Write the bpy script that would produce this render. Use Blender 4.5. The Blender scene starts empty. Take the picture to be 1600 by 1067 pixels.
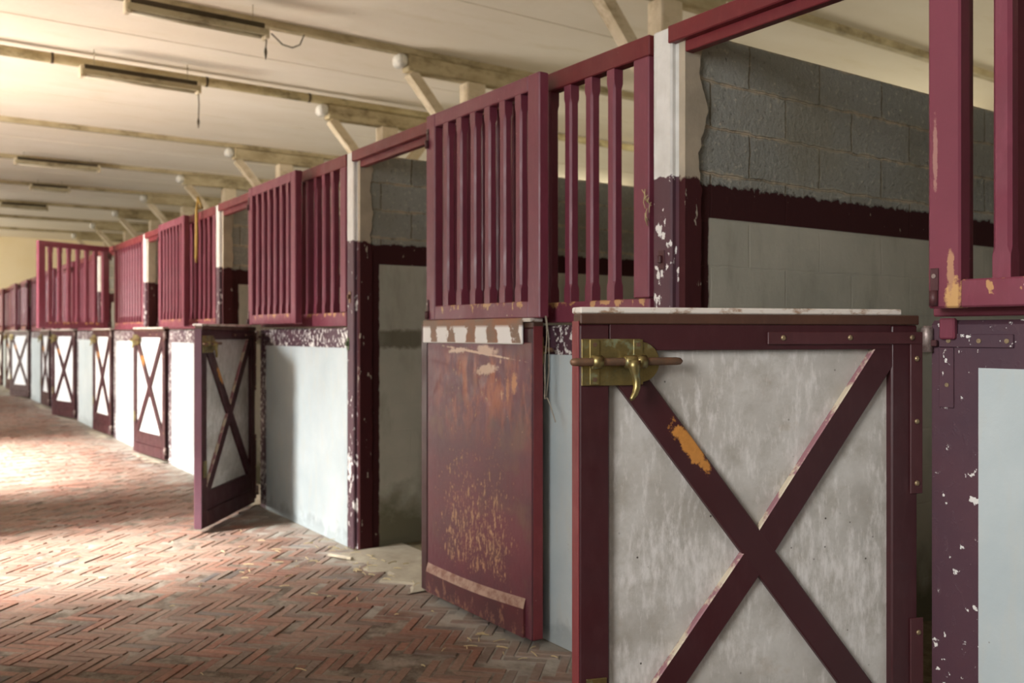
import bpy, bmesh, math, random
from mathutils import Vector, Matrix
import numpy as np

# All lengths below are written in "stable units" (eye height 1.3) and baked to metres with S.
S = 1.19
PI = math.pi
R = math.radians
rnd = random.Random(7)
sc = bpy.context.scene
COL = sc.collection

# ------------------------------------------------------------------ node helper
class Mat:
    def __init__(self, name, rough=0.6, spec=0.5):
        self.m = bpy.data.materials.new(name)
        self.m.use_nodes = True
        self.nt = self.m.node_tree
        self.b = self.nt.nodes['Principled BSDF']
        self.b.inputs['Roughness'].default_value = rough
        self.b.inputs['Specular IOR Level'].default_value = spec
        self._oc = None
        self._pos = None
    def node(self, t): return self.nt.nodes.new(t)
    def link(self, a, b): self.nt.links.new(a, b)
    def setv(self, sock, v):
        if isinstance(v, bpy.types.NodeSocket): self.link(v, sock)
        elif isinstance(v, (tuple, list)):
            if sock.type == 'RGBA' and len(v) == 3: v = (*v, 1)
            sock.default_value = v
        else: sock.default_value = v
    def obj(self):
        if self._oc is None: self._oc = self.node('ShaderNodeTexCoord').outputs['Object']
        return self._oc
    def pos(self):
        if self._pos is None: self._pos = self.node('ShaderNodeNewGeometry').outputs['Position']
        return self._pos
    def scalev(self, v, s):
        n = self.node('ShaderNodeMapping'); self.link(v, n.inputs['Vector'])
        n.inputs['Scale'].default_value = s if isinstance(s, (tuple, list)) else (s, s, s)
        return n.outputs['Vector']
    def shift(self, v, loc=(0, 0, 0), rot=(0, 0, 0), s=(1, 1, 1)):
        n = self.node('ShaderNodeMapping'); self.link(v, n.inputs['Vector'])
        n.inputs['Location'].default_value = loc; n.inputs['Rotation'].default_value = rot; n.inputs['Scale'].default_value = s
        return n.outputs['Vector']
    def noise(self, v, scale, detail=4, rough=.55, dist=0, col=False):
        n = self.node('ShaderNodeTexNoise'); self.link(v, n.inputs['Vector'])
        n.inputs['Scale'].default_value = scale; n.inputs['Detail'].default_value = detail
        n.inputs['Roughness'].default_value = rough; n.inputs['Distortion'].default_value = dist
        return n.outputs['Color' if col else 'Fac']
    def voro(self, v, scale, out='Distance', feat='F1'):
        n = self.node('ShaderNodeTexVoronoi'); n.feature = feat; self.link(v, n.inputs['Vector'])
        n.inputs['Scale'].default_value = scale
        return n.outputs[out]
    def mr(self, v, a, b, c=0., d=1., smooth=False):
        n = self.node('ShaderNodeMapRange'); self.setv(n.inputs['Value'], v)
        if smooth: n.interpolation_type = 'SMOOTHSTEP'
        for k, x in zip(('From Min', 'From Max', 'To Min', 'To Max'), (a, b, c, d)): self.setv(n.inputs[k], x)
        return n.outputs['Result']
    def math(self, op, a, b=0.):
        n = self.node('ShaderNodeMath'); n.operation = op
        self.setv(n.inputs[0], a); self.setv(n.inputs[1], b)
        return n.outputs[0]
    def mix(self, f, a, b, mode='MIX'):
        n = self.node('ShaderNodeMix'); n.data_type = 'RGBA'; n.blend_type = mode; n.clamp_factor = True
        self.setv(n.inputs[0], f); self.setv(n.inputs[6], a); self.setv(n.inputs[7], b)
        return n.outputs[2]
    def sep(self, v):
        n = self.node('ShaderNodeSeparateXYZ'); self.link(v, n.inputs[0]); return n.outputs
    def comb(self, x, y, z=0.):
        n = self.node('ShaderNodeCombineXYZ')
        for i, q in enumerate((x, y, z)): self.setv(n.inputs[i], q)
        return n.outputs[0]
    def attr(self, name, out='Color'):
        n = self.node('ShaderNodeAttribute'); n.attribute_name = name; return n.outputs[out]
    def bump(self, h, strength=.4, dist=.01, prev=None):
        n = self.node('ShaderNodeBump'); self.setv(n.inputs['Height'], h)
        n.inputs['Strength'].default_value = strength; n.inputs['Distance'].default_value = dist
        if prev is not None: self.link(prev, n.inputs['Normal'])
        return n.outputs[0]
    def done(self, col, rough=None, bump=None, metal=None):
        self.setv(self.b.inputs['Base Color'], col)
        if rough is not None: self.setv(self.b.inputs['Roughness'], rough)
        if bump is not None: self.link(bump, self.b.inputs['Normal'])
        if metal is not None: self.setv(self.b.inputs['Metallic'], metal)
        return self.m

def paint(name, c1, c2, rough=.42, chip=.0, chipcol=(.62, .45, .36), bare=None, spec=.45):
    M = Mat(name, rough, spec); v = M.obj()
    col = M.mix(M.mr(M.noise(v, 2.2, 5), .35, .68), c1, c2)
    fine = M.noise(M.scalev(v, (1, 1, .35)), 34, 5, .65)
    col = M.mix(M.math('MULTIPLY', M.mr(fine, .5, .78), .22), col, tuple(min(1, x * 1.7 + .02) for x in c1))
    if chip > 0:
        f = M.noise(v, 62, 3, .6)
        big = M.noise(v, 3.1, 3)
        th = M.mr(big, .4, .72, .80, .80 - chip)
        col = M.mix(M.mr(f, th, M.math('ADD', th, .025)), col, chipcol)
    if bare is not None:
        # bare wood where the paint is knocked off along the sill edge: a shape of its own
        x, y, z = M.sep(v)
        n = M.noise(M.scalev(v, (1, 1, .6)), 17, 4, .6)
        band = M.math('MULTIPLY', M.mr(z, bare[0], bare[1]), M.mr(z, bare[3], bare[2]))
        f = M.mr(M.math('ADD', n, M.math('MULTIPLY', band, .22)), .74, .77)
        col = M.mix(M.math('MULTIPLY', f, M.mr(band, .05, .2)), col, (.50, .27, .12))
    rg = M.mr(M.noise(v, 9, 4), .3, .7, rough - .07, rough + .14)
    bp = M.bump(M.noise(M.scalev(v, (1, 1, .25)), 45, 4), .12, .004)
    return M.done(col, rg, bp)

MAROON = (.20, .042, .070)
MT = {}
MT['grille'] = paint('maroon grille paint', MAROON, (.165, .036, .058), .36, .10)
MT['grille_rail'] = paint('worn maroon rail paint', MAROON, (.17, .038, .058), .38, .16, bare=(1.36 * S, 1.42 * S, 1.44 * S, 1.46 * S))
MT['beamred'] = paint('red lintel paint', (.15, .013, .018), (.115, .012, .018), .45, .08)
MT['door'] = paint('maroon door paint with shade', (.050, .0105, .014), (.040, .0095, .012), .42, .07)  # the grille maroon with the shade of the doors put into the colour
MT['dooredge_lit'] = paint('red brown lit door edge', (.20, .03, .035), (.15, .025, .03), .5, .12)  # lighter than the door frame: aisle light on the edge is painted in
MT['purpleedge'] = paint('purple door edge paint', (.10, .035, .05), (.08, .03, .045), .5, .10)
MT['strap'] = paint('painted iron strap', (.075, .022, .026), (.06, .018, .02), .45, .13, (.45, .3, .25))

def brace_mat():
    M = Mat('maroon brace paint with a bare wood patch', .42); v = M.obj()
    col = M.mix(M.mr(M.noise(v, 2.5, 4), .35, .7), (.050, .0105, .014), (.040, .0095, .012))  # same shade-darkened maroon as the door frame
    # bare patch around (.66, 1.03) along the brace
    p = M.shift(v, loc=(-.658 * S, 0, -1.018 * S))
    p = M.shift(p, rot=(0, R(52), 0))
    p = M.scalev(p, (1 / .10, .0, 1 / .026))
    n = M.node('ShaderNodeVectorMath'); n.operation = 'LENGTH'; M.link(p, n.inputs[0])
    d = M.math('ADD', n.outputs['Value'], M.mr(M.noise(v, 30, 5, .7), .2, .8, -.7, .7))
    col = M.mix(M.mr(d, 1.05, .8), col, M.mix(M.noise(v, 60, 4), (.62, .27, .06), (.34, .14, .03)))
    return M.done(col, M.mr(M.noise(v, 9, 3), .3, .7, .36, .55), M.bump(M.noise(v, 40, 4), .1, .004))
MT['brace_worn'] = brace_mat()

def panel_mat():
    M = Mat('brushed grey door panel', .55); v = M.obj()
    g = M.mix(M.mr(M.noise(v, 4.5, 6, .6), .35, .65), (.37, .345, .31), (.56, .54, .51))
    st = M.noise(M.scalev(v, (1, 1, .28)), 42, 5, .7)
    big = M.mr(M.noise(v, 3.2, 4), .42, .62)
    g = M.mix(M.math('MULTIPLY', M.mr(M.noise(v, 8.5, 6, .7), .50, .66), .55), g, (.33, .30, .255))
    g = M.mix(M.math('MULTIPLY', M.mr(M.math('ADD', st, M.mr(big, 0, 1, -.10, .08)), .47, .68), .7), g, (.74, .71, .69))
    rust = M.mr(M.noise(v, 5.3, 5, .7), .62, .78)
    g = M.mix(M.math('MULTIPLY', rust, .4), g, (.40, .29, .19))
    sp = M.math('MULTIPLY', M.mr(M.voro(v, 24), .10, .05), M.mr(M.noise(v, 6, 2), .52, .58))
    g = M.mix(sp, g, (.06, .05, .04))
    return M.done(g, M.mr(st, .4, .7, .5, .68), M.bump(st, .08, .003))
MT['panel'] = panel_mat()

def whitepanel_mat():
    M = Mat('whitewashed door panel', .6); v = M.obj()
    g = M.mix(M.mr(M.noise(v, 4, 5), .35, .7), (.86, .87, .88), (.80, .81, .82))
    return M.done(g)
MT['whitepanel'] = whitepanel_mat()

def wornlit_edge_mat():
    M = Mat('brace edge worn pale and lit', .6); v = M.obj()
    n = M.noise(v, 7, 5, .7)
    return M.done(M.mix(M.mr(n, .46, .54), (.56, .48, .36), (.28, .13, .15)), .6)  # pale wear, with the light on this upper side put into the tone
MT['wornlit_edge'] = wornlit_edge_mat()

def scratched_mat():
    M = Mat('scratched maroon inner panel', .45); v = M.obj()
    x, y, z = M.sep(v)
    col = M.mix(M.mr(M.noise(v, 2.6, 5), .35, .65), (.165, .034, .052), (.105, .032, .046))
    # reddish rubbed area high up
    rub = M.noise(M.scalev(v, (1, 1, .33)), 11, 6, .7)
    hi = M.math('MULTIPLY', M.mr(z, .78 * S, 1.02 * S), M.mr(z, 1.24 * S, 1.16 * S))
    mid = M.math('MULTIPLY', M.mr(x, .08 * S, .3 * S), M.mr(x, .92 * S, .72 * S))
    col = M.mix(M.math('MULTIPLY', M.math('MULTIPLY', M.mr(rub, .45, .62), M.math('MULTIPLY', hi, .85)), M.mr(x, .1 * S, .3 * S)), col, (.40, .12, .055))
    # dusty dull smears
    col = M.mix(M.math('MULTIPLY', M.mr(M.noise(v, 5.5, 4), .54, .70), .55), col, (.17, .085, .06))
    # pale scratches, long in z
    s1 = M.noise(M.shift(v, rot=(0, R(9), 0), s=(1, 1, .30)), 46, 4, .75)
    s2 = M.noise(M.shift(v, rot=(0, R(-14), 0), s=(1, 1, .4)), 34, 5, .75)
    s3 = M.noise(M.shift(v, rot=(0, R(3), 0), s=(1, 1, .35)), 19, 6, .8)
    low = M.math('MULTIPLY', M.mr(z, .16 * S, .26 * S), M.mr(z, 1.12 * S, .45 * S))
    lowm = M.math('MULTIPLY', low, mid)
    s4 = M.noise(M.shift(v, rot=(0, R(-6), 0), s=(1, 1, .5)), 85, 3, .8)
    th = M.mr(lowm, 0., 1., .74, .60)
    col = M.mix(M.math('MULTIPLY', M.mr(s4, th, M.math('ADD', th, .04)), .8), col, (.50, .26, .14))
    th = M.mr(lowm, 0., 1., .70, .53)
    col = M.mix(M.mr(s1, th, M.math('ADD', th, .05)), col, M.mix(s2, (.36, .15, .075), (.66, .42, .25)))
    th3 = M.mr(M.math('MULTIPLY', M.mr(z, .14 * S, .3 * S), mid), 0., 1., .74, .62)
    col = M.mix(M.math('MULTIPLY', M.mr(s3, th3, M.math('ADD', th3, .05)), .7), col, (.40, .16, .085))
    th2 = M.mr(M.math('MULTIPLY', hi, mid), 0, 1, .74, .62)
    col = M.mix(M.mr(s2, th2, M.math('ADD', th2, .03)), col, (.60, .36, .22))
    # one long near-horizontal scratch with two scuffed blots under the cap
    def blot(cx, cz, rx, rz, rot, c):
        nonlocal col
        p = M.shift(v, loc=(-cx * S, 0, -cz * S)); p = M.shift(p, rot=(0, R(rot), 0)); p = M.scalev(p, (1 / (rx * S), 0, 1 / (rz * S)))
        n = M.node('ShaderNodeVectorMath'); n.operation = 'LENGTH'; M.link(p, n.inputs[0])
        d = M.math('ADD', n.outputs['Value'], M.mr(M.noise(v, 38, 5, .8), .2, .8, -.8, .8))
        col = M.mix(M.mr(d, 1.1, .7), col, c)
    blot(.53, 1.215, .30, .006, -5, (.66, .46, .34))
    blot(.61, 1.225, .085, .022, -4, (.60, .42, .32))
    blot(.36, 1.222, .075, .013, 4, (.64, .46, .36))
    blot(.60, 1.14, .085, .024, 8, (.60, .42, .31))
    blot(.82, 1.09, .022, .045, 0, (.50, .22, .10))
    blot(.77, 1.06, .012, .06, 0, (.44, .17, .08))
    return M.done(col, M.mr(s1, .4, .7, .38, .6), M.bump(s1, .15, .003))
MT['scratched'] = scratched_mat()

def kick_mat():
    M = Mat('scuffed maroon bottom board', .5); v = M.obj()
    x, y, z = M.sep(v)
    col = M.mix(M.mr(M.noise(v, 4, 5), .35, .65), (.115, .02, .026), (.07, .018, .024))
    n = M.noise(M.scalev(v, (1, 1, .55)), 22, 5, .7)
    th = M.mr(z, .04 * S, .20 * S, .50, .64)
    col = M.mix(M.mr(n, th, M.math('ADD', th, .1)), col, (.24, .115, .07))
    return M.done(col, .55, M.bump(n, .2, .004))
MT['kick'] = kick_mat()

def ledge_mat():
    M = Mat('dusty rubbed ledge', .8); v = M.obj()
    n = M.noise(v, 18, 5, .7)
    return M.done(M.mix(M.mr(n, .40, .62), (.42, .28, .215), (.24, .12, .09)), .8)
MT['ledge'] = ledge_mat()

def cap_mat():
    M = Mat('flaking white cap over rust', .55); v = M.obj()
    x, y, z = M.sep(v)
    n = M.noise(v, 17, 5, .65)
    col = M.mix(M.mr(M.noise(v, 6, 4), .4, .6), (.23, .15, .105), (.33, .14, .07))
    w = M.node('ShaderNodeTexWave'); w.bands_direction = 'X'; M.link(v, w.inputs['Vector'])
    w.inputs['Scale'].default_value = 1.55; w.inputs['Distortion'].default_value = 3.5; w.inputs['Detail'].default_value = 2
    f = M.math('ADD', w.outputs['Fac'], M.mr(n, .2, .8, -.5, .5))
    f = M.math('MULTIPLY', M.mr(f, .28, .36), M.mr(z, 1.338 * S, 1.325 * S))
    col = M.mix(f, col, (.84, .82, .80))
    col = M.mix(M.mr(z, 1.261 * S, 1.258 * S), col, (.8, .78, .75))
    return M.done(col, .55, M.bump(n, .25, .004))
MT['cap'] = cap_mat()

def trimwhite_mat():
    M = Mat('flaking white top strip', .6); v = M.obj()
    n = M.noise(M.scalev(v, (.5, 1, 1)), 26, 5, .7)
    col = M.mix(M.mr(n, .52, .62), (.66, .61, .55), (.32, .21, .14))
    return M.done(col, .6, M.bump(n, .3, .004))
MT['topstrip'] = trimwhite_mat()
MT['capbrown'] = paint('brown top channel', (.085, .038, .022), (.06, .026, .018), .5, .06)

def brass_mat():
    M = Mat('aged brass', .38); v = M.obj()
    n = M.noise(v, 14, 5, .65)
    col = M.mix(M.mr(n, .38, .66), (.36, .28, .115), (.20, .165, .075))
    gr = M.mr(M.noise(v, 24, 4, .7), .56, .68)
    col = M.mix(M.math('MULTIPLY', gr, .6), col, (.17, .24, .16))
    return M.done(col, M.mr(n, .3, .7, .3, .5), M.bump(n, .12, .003), M.mr(gr, 0, 1, .9, .35))
MT['brass'] = brass_mat()
def iron_mat(name, a, b, metal=.5):
    M = Mat(name, .5); v = M.obj()
    n = M.noise(v, 30, 5, .7)
    return M.done(M.mix(M.mr(n, .4, .65), a, b), M.mr(n, .3, .7, .4, .65), M.bump(n, .2, .002), metal)
MT['rod'] = iron_mat('brown bolt rod', (.16, .10, .065), (.25, .13, .075), .6)
MT['iron'] = iron_mat('worn iron', (.30, .24, .22), (.12, .07, .06), .5)
MT['screw'] = iron_mat('brass screw', (.38, .29, .17), (.2, .14, .09), .7)

# ------------------------------------------------------------------ masonry
def wallpurple_mat(name='purple wall paint flaking to white', amount=.0):
    M = Mat(name, .55); v = M.pos()
    col = M.mix(M.mr(M.noise(v, 3, 5), .35, .65), (.085, .034, .048), (.066, .030, .046))
    big = M.noise(v, 4.5, 4)
    f = M.noise(M.scalev(v, (1, 1, .8)), 33, 5, .6)
    th = M.mr(big, .38, .66, .69 - amount, .575 - amount)
    col = M.mix(M.mr(f, th, M.math('ADD', th, .02)), col, (.74, .72, .69))
    return M.done(col, M.mr(f, .4, .7, .5, .7), M.bump(M.mr(f, .55, .7), .25, .004))
MT['wallpurple'] = wallpurple_mat()
MT['wallpurple_flaky'] = wallpurple_mat('very flaky purple wall paint', .09)

def paleplaster_mat():
    M = Mat('pale blue limewash', .75); v = M.pos()
    x, y, z = M.sep(v)
    col = M.mix(M.mr(M.noise(v, 2.1, 6, .6), .32, .68), (.44, .51, .53), (.54, .60, .61))
    st = M.noise(M.scalev(v, (1, 1, .25)), 16, 5)
    col = M.mix(M.math('MULTIPLY', M.mr(st, .5, .7), .35), col, (.56, .55, .49))
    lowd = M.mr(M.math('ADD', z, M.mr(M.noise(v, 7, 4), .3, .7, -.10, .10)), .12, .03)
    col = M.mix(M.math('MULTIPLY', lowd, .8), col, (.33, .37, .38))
    sp = M.mr(M.voro(v, 15), .045, .02)
    col = M.mix(M.math('MULTIPLY', sp, .7), col, (.2, .17, .14))
    return M.done(col, .75, M.bump(M.noise(v, 12, 6, .6), .25, .01))
MT['pale'] = paleplaster_mat()

def pillar_mat():
    M = Mat('pillar paint white over purple', .6); v = M.pos()
    x, y, z = M.sep(v)
    col = M.mix(M.mr(M.noise(v, 3, 5), .35, .65), (.10, .040, .052), (.075, .032, .047))
    f = M.noise(M.scalev(v, (1, 1, .6)), 24, 5, .62)
    big = M.noise(v, 2.6, 3)
    th = M.math('SUBTRACT', M.mr(big, .42, .66, .66, .50), M.mr(z, .9 * S, .1 * S, 0., .07))
    for cz, rz, cx in ((1.695, .085, -2.372), (1.50, .05, -2.375)):
        p = M.scalev(M.shift(v, loc=(-cx * S, 0, -cz * S)), (1 / (.042 * S), 0, 1 / (rz * S)))
        n = M.node('ShaderNodeVectorMath'); n.operation = 'LENGTH'; M.link(p, n.inputs[0])
        th = M.math('SUBTRACT', th, M.mr(n.outputs['Value'], 1.1, .3, 0, .15))
    col = M.mix(M.mr(f, th, M.math('ADD', th, .02)), col, (.74, .72, .70))
    wh = M.mix(M.mr(M.noise(v, 8, 5), .35, .7), (.74, .725, .70), (.60, .585, .55))
    wh = M.mix(M.math('MULTIPLY', M.mr(M.noise(M.scalev(v, (1, 1, .2)), 20, 4), .55, .7), .5), wh, (.45, .42, .36))
    edge = M.math('ADD', z, M.mr(M.noise(v, 30, 3), .2, .8, -.012, .012))
    col = M.mix(M.mr(edge, 1.862 * S, 1.866 * S), col, wh)
    return M.done(col, .6, M.bump(M.noise(v, 18, 5), .3, .006))
MT['pillar'] = pillar_mat()

def stallwall_mat():
    """Concrete block on top, dark painted frame band, grey cement below."""
    M = Mat('stall partition', .9, .2); v = M.pos()
    x, y, z = M.sep(v)
    wv = M.mr(M.noise(v, 9, 3), .2, .8, -.008, .008)
    zz = M.math('SUBTRACT', M.math('ADD', z, wv), (2.385 - .168 * 12) * S)
    uv = M.comb(M.math('ADD', M.math('ADD', y, wv), .045 * S), zz)
    br = M.node('ShaderNodeTexBrick'); M.link(uv, br.inputs['Vector'])
    br.offset = .5; br.inputs['Scale'].default_value = 1; br.inputs['Brick Width'].default_value = .42 * S
    br.inputs['Row Height'].default_value = .168 * S; br.inputs['Mortar Size'].default_value = .006
    br.inputs['Mortar Smooth'].default_value = .5; br.inputs['Bias'].default_value = 0
    br.inputs['Color1'].default_value = (.36, .365, .335, 1); br.inputs['Color2'].default_value = (.29, .295, .27, 1)
    br.inputs['Mortar'].default_value = (.17, .14, .095, 1)
    n = M.noise(v, 30, 6, .72)
    rowf = M.math('FRACT', M.math('DIVIDE', zz, .168 * S))
    dd = M.math('ABSOLUTE', M.math('SUBTRACT', rowf, .5))
    hm = M.mr(M.math('ADD', dd, M.mr(M.noise(v, 11, 4, .7), .25, .75, -.07, .07)), .43, .50)
    n2 = M.noise(v, 75, 3, .8)
    blk = M.mix(M.mr(M.math('ADD', n, M.mr(n2, .3, .7, -.07, .07)), .58, .72), br.outputs['Color'], (.66, .60, .50))
    blk = M.mix(M.mr(M.math('ADD', n, M.mr(n2, .3, .7, -.07, .07)), .40, .28), blk, (.13, .13, .12))
    blk = M.mix(M.math('MULTIPLY', hm, .88), blk, (.58, .49, .37))
    blk = M.mix(M.math('MULTIPLY', M.mr(M.noise(v, 1.6, 4), .42, .68), .6), blk, (.26, .24, .18))
    cem = M.mix(M.mr(M.noise(v, 1.8, 6, .6), .35, .68), (.36, .355, .30), (.47, .455, .385))
    cem = M.mix(M.math('MULTIPLY', M.mr(M.noise(M.scalev(v, (1, 1, .3)), 7, 5), .55, .72), .5), cem, (.25, .24, .19))
    cem = M.mix(M.mr(M.math('ADD', z, M.mr(M.noise(v, 5, 4), .3, .7, -.15, .15)), .38 * S, .1 * S), cem, (.16, .15, .10))
    wob = M.mr(M.noise(v, 19, 4, .65), .2, .8, -.02, .02)
    band = (.045, .012, .013)
    chip = M.mr(M.noise(M.scalev(v, (1, 1, .5)), 30, 4), .70, .72)
    bandc = M.mix(chip, band, (.42, .36, .27))
    zt = M.math('ADD', z, wob)
    col = M.mix(M.mr(z, 1.718 * S, 1.722 * S), cem, bandc)
    # upright of the painted frame beside the pillar, older lower band beneath
    low = M.math('MULTIPLY', M.mr(zt, 1.20 * S, 1.22 * S), M.mr(zt, 1.33 * S, 1.31 * S))
    col = M.mix(M.math('MULTIPLY', M.math('MULTIPLY', low, M.mr(M.noise(v, 3, 4), .3, .6)), .75), col, (.10, .085, .05))
    up = M.math('ADD', y, M.mr(M.noise(v, 12, 3), .2, .8, -.008, .008))
    col = M.mix(M.mr(up, .158 * S, .152 * S), col, bandc)
    col = M.mix(M.mr(zt, 1.838 * S, 1.846 * S), col, blk)
    hgt = M.math('ADD', M.math('MULTIPLY', n, .6), M.math('MULTIPLY', br.outputs['Fac'], -.25))
    isb = M.mr(zt, 1.838 * S, 1.85 * S, .12, 1.)
    return M.done(col, .92, M.bump(M.math('MULTIPLY', hgt, isb), 1., .03))
MT['stallwall'] = stallwall_mat()

def plasterstrip_mat():
    M = Mat('brown render strip', .85, .2); v = M.pos(); x, y, z = M.sep(v)
    c = M.mix(M.mr(M.noise(v, 6, 5), .35, .65), (.46, .39, .30), (.36, .31, .24))
    edge = M.math('ADD', z, M.mr(M.noise(v, 26, 3), .2, .8, -.02, .02))
    f = M.noise(M.scalev(v, (1, 1, .35)), 20, 5)
    low = M.mix(M.mr(f, .63, .65), (.055, .013, .015), (.40, .35, .28))
    c = M.mix(M.mr(edge, 1.85 * S, 1.86 * S), low, c)
    return M.done(c, .85, M.bump(M.noise(v, 22, 5), .4, .008))
MT['strip'] = plasterstrip_mat()

def ceiling_mat():
    M = Mat('cream limewashed ceiling', .85, .2); v = M.pos()
    c = M.mix(M.mr(M.noise(M.scalev(v, (1, .35, 1)), 1.1, 6, .6), .3, .7), (.76, .68, .56), (.83, .765, .665))
    st = M.mr(M.noise(M.scalev(v, (1.6, .4, 1)), 2.3, 5, .65), .55, .75)
    c = M.mix(M.math('MULTIPLY', st, .4), c, (.60, .51, .31))
    sp = M.math('MULTIPLY', M.mr(M.noise(v, 9, 4, .7), .70, .78), .6)
    c = M.mix(sp, c, (.33, .27, .17))
    return M.done(c, .85, M.bump(M.noise(v, 5, 6, .6), .3, .02))
MT['ceiling'] = ceiling_mat()

def timber_mat(name, a, b, dirt):
    M = Mat(name, .8, .25); v = M.pos()
    n = M.noise(M.scalev(v, (1, .3, .6)), 8, 6, .65)
    c = M.mix(M.mr(n, .35, .65), a, b)
    d = M.mr(M.noise(M.scalev(v, (1, .45, 1)), 4.2, 6, .75), .50, .66)
    c = M.mix(M.math('MULTIPLY', d, .8), c, dirt)
    return M.done(c, .8, M.bump(n, .4, .01))
MT['beam'] = timber_mat('dirty cream beam', (.50, .42, .27), (.36, .29, .17), (.13, .095, .045))
MT['pipe'] = timber_mat('grimy cream pipe', (.56, .48, .30), (.40, .32, .17), (.12, .09, .04))
MT['post'] = timber_mat('limewashed timber', (.66, .56, .42), (.54, .45, .31), (.32, .24, .14))
MT['lamp'] = timber_mat('dusty lamp metal', (.42, .37, .25), (.34, .29, .18), (.12, .09, .05))
MT['dark'] = timber_mat('near black', (.05, .04, .02), (.07, .05, .03), (.03, .02, .01))
MT['tube'] = timber_mat('unlit dusty tube', (.66, .60, .48), (.55, .49, .37), (.4, .33, .2))

def endwall_mat():
    M = Mat('yellow ochre end wall', .85, .2); v = M.pos()
    c = M.mix(M.mr(M.noise(v, .6, 6, .6), .3, .7), (.76, .63, .40), (.80, .69, .50))
    return M.done(c, .85, M.bump(M.noise(v, 4, 5), .3, .02))
MT['ochre'] = endwall_mat()

def brick_mat():
    M = Mat('worn floor brick', .75, .3); v = M.pos()
    a = M.attr('brick_tint')
    n = M.noise(v, 40, 5, .65)
    c = M.mix(M.mr(n, .35, .7), a, M.mix(.4, a, (.10, .055, .04)))
    dust = M.mr(M.noise(v, 1.3, 7, .72), .38, .66)
    c = M.mix(M.math('MULTIPLY', dust, .70), c, (.23, .168, .125))
    c = M.mix(M.math('MULTIPLY', M.mr(M.noise(v, 3.7, 6, .7), .52, .70), .5), c, (.15, .105, .075))
    x, y, z = M.sep(v)
    edge = M.mr(M.math('ADD', y, M.mr(M.noise(v, 3, 4), .3, .7, -.22, .22)), -.45, .02)
    c = M.mix(M.math('MULTIPLY', edge, .62), c, (.34, .31, .27))
    return M.done(c, M.mr(n, .3, .7, .55, .85), M.bump(n, .35, .006))
MT['brick'] = brick_mat()
def joint_mat():
    M = Mat('earth and lime joints', .9, .2); v = M.pos()
    x, y, z = M.sep(v)
    c = M.mix(M.mr(M.noise(v, 7, 5, .7), .4, .62), (.10, .075, .055), (.24, .20, .16))
    edge = M.mr(M.math('ADD', y, M.mr(M.noise(v, 3, 4), .3, .7, -.3, .3)), -.6, -.1)
    c = M.mix(M.math('MULTIPLY', edge, .7), c, (.42, .39, .34))
    return M.done(c, .9, M.bump(M.noise(v, 30, 4), .5, .01))
MT['joint'] = joint_mat()
def screed_mat():
    M = Mat('dusty screed', .9, .2); v = M.pos()
    c = M.mix(M.mr(M.noise(v, 5, 6, .65), .35, .65), (.42, .375, .29), (.30, .26, .20))
    return M.done(c, .9, M.bump(M.noise(v, 18, 5), .4, .01))
MT['screed'] = screed_mat()
def dirt_mat():
    M = Mat('stall litter floor', .95, .1); v = M.pos()
    c = M.mix(M.mr(M.noise(v, 9, 6, .7), .35, .65), (.20, .165, .10), (.10, .08, .05))
    return M.done(c, .95, M.bump(M.noise(v, 30, 5), .6, .02))
MT['dirt'] = dirt_mat()
def plain(name, c, rough=.6):
    M = Mat(name, rough); v = M.obj()
    return M.done(M.mix(M.mr(M.noise(v, 25, 4), .35, .7), c, tuple(x * .7 for x in c)))
MT['straw'] = plain('straw', (.56, .45, .24), .7)
MT['wire'] = plain('dull wire', (.36, .31, .24), .5)
MT['rope'] = plain('yellow rope', (.42, .27, .06), .8)
MT['chipwood'] = plain('pale wood chip', (.66, .58, .44), .8)
MT['verdigris'] = plain('green corroded keeper', (.12, .15, .07), .6)
MT['paper'] = plain('white paper scrap', (.75, .73, .7), .8)
MT['plainwhite'] = plain('whitewash', (.66, .63, .56), .85)

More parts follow.
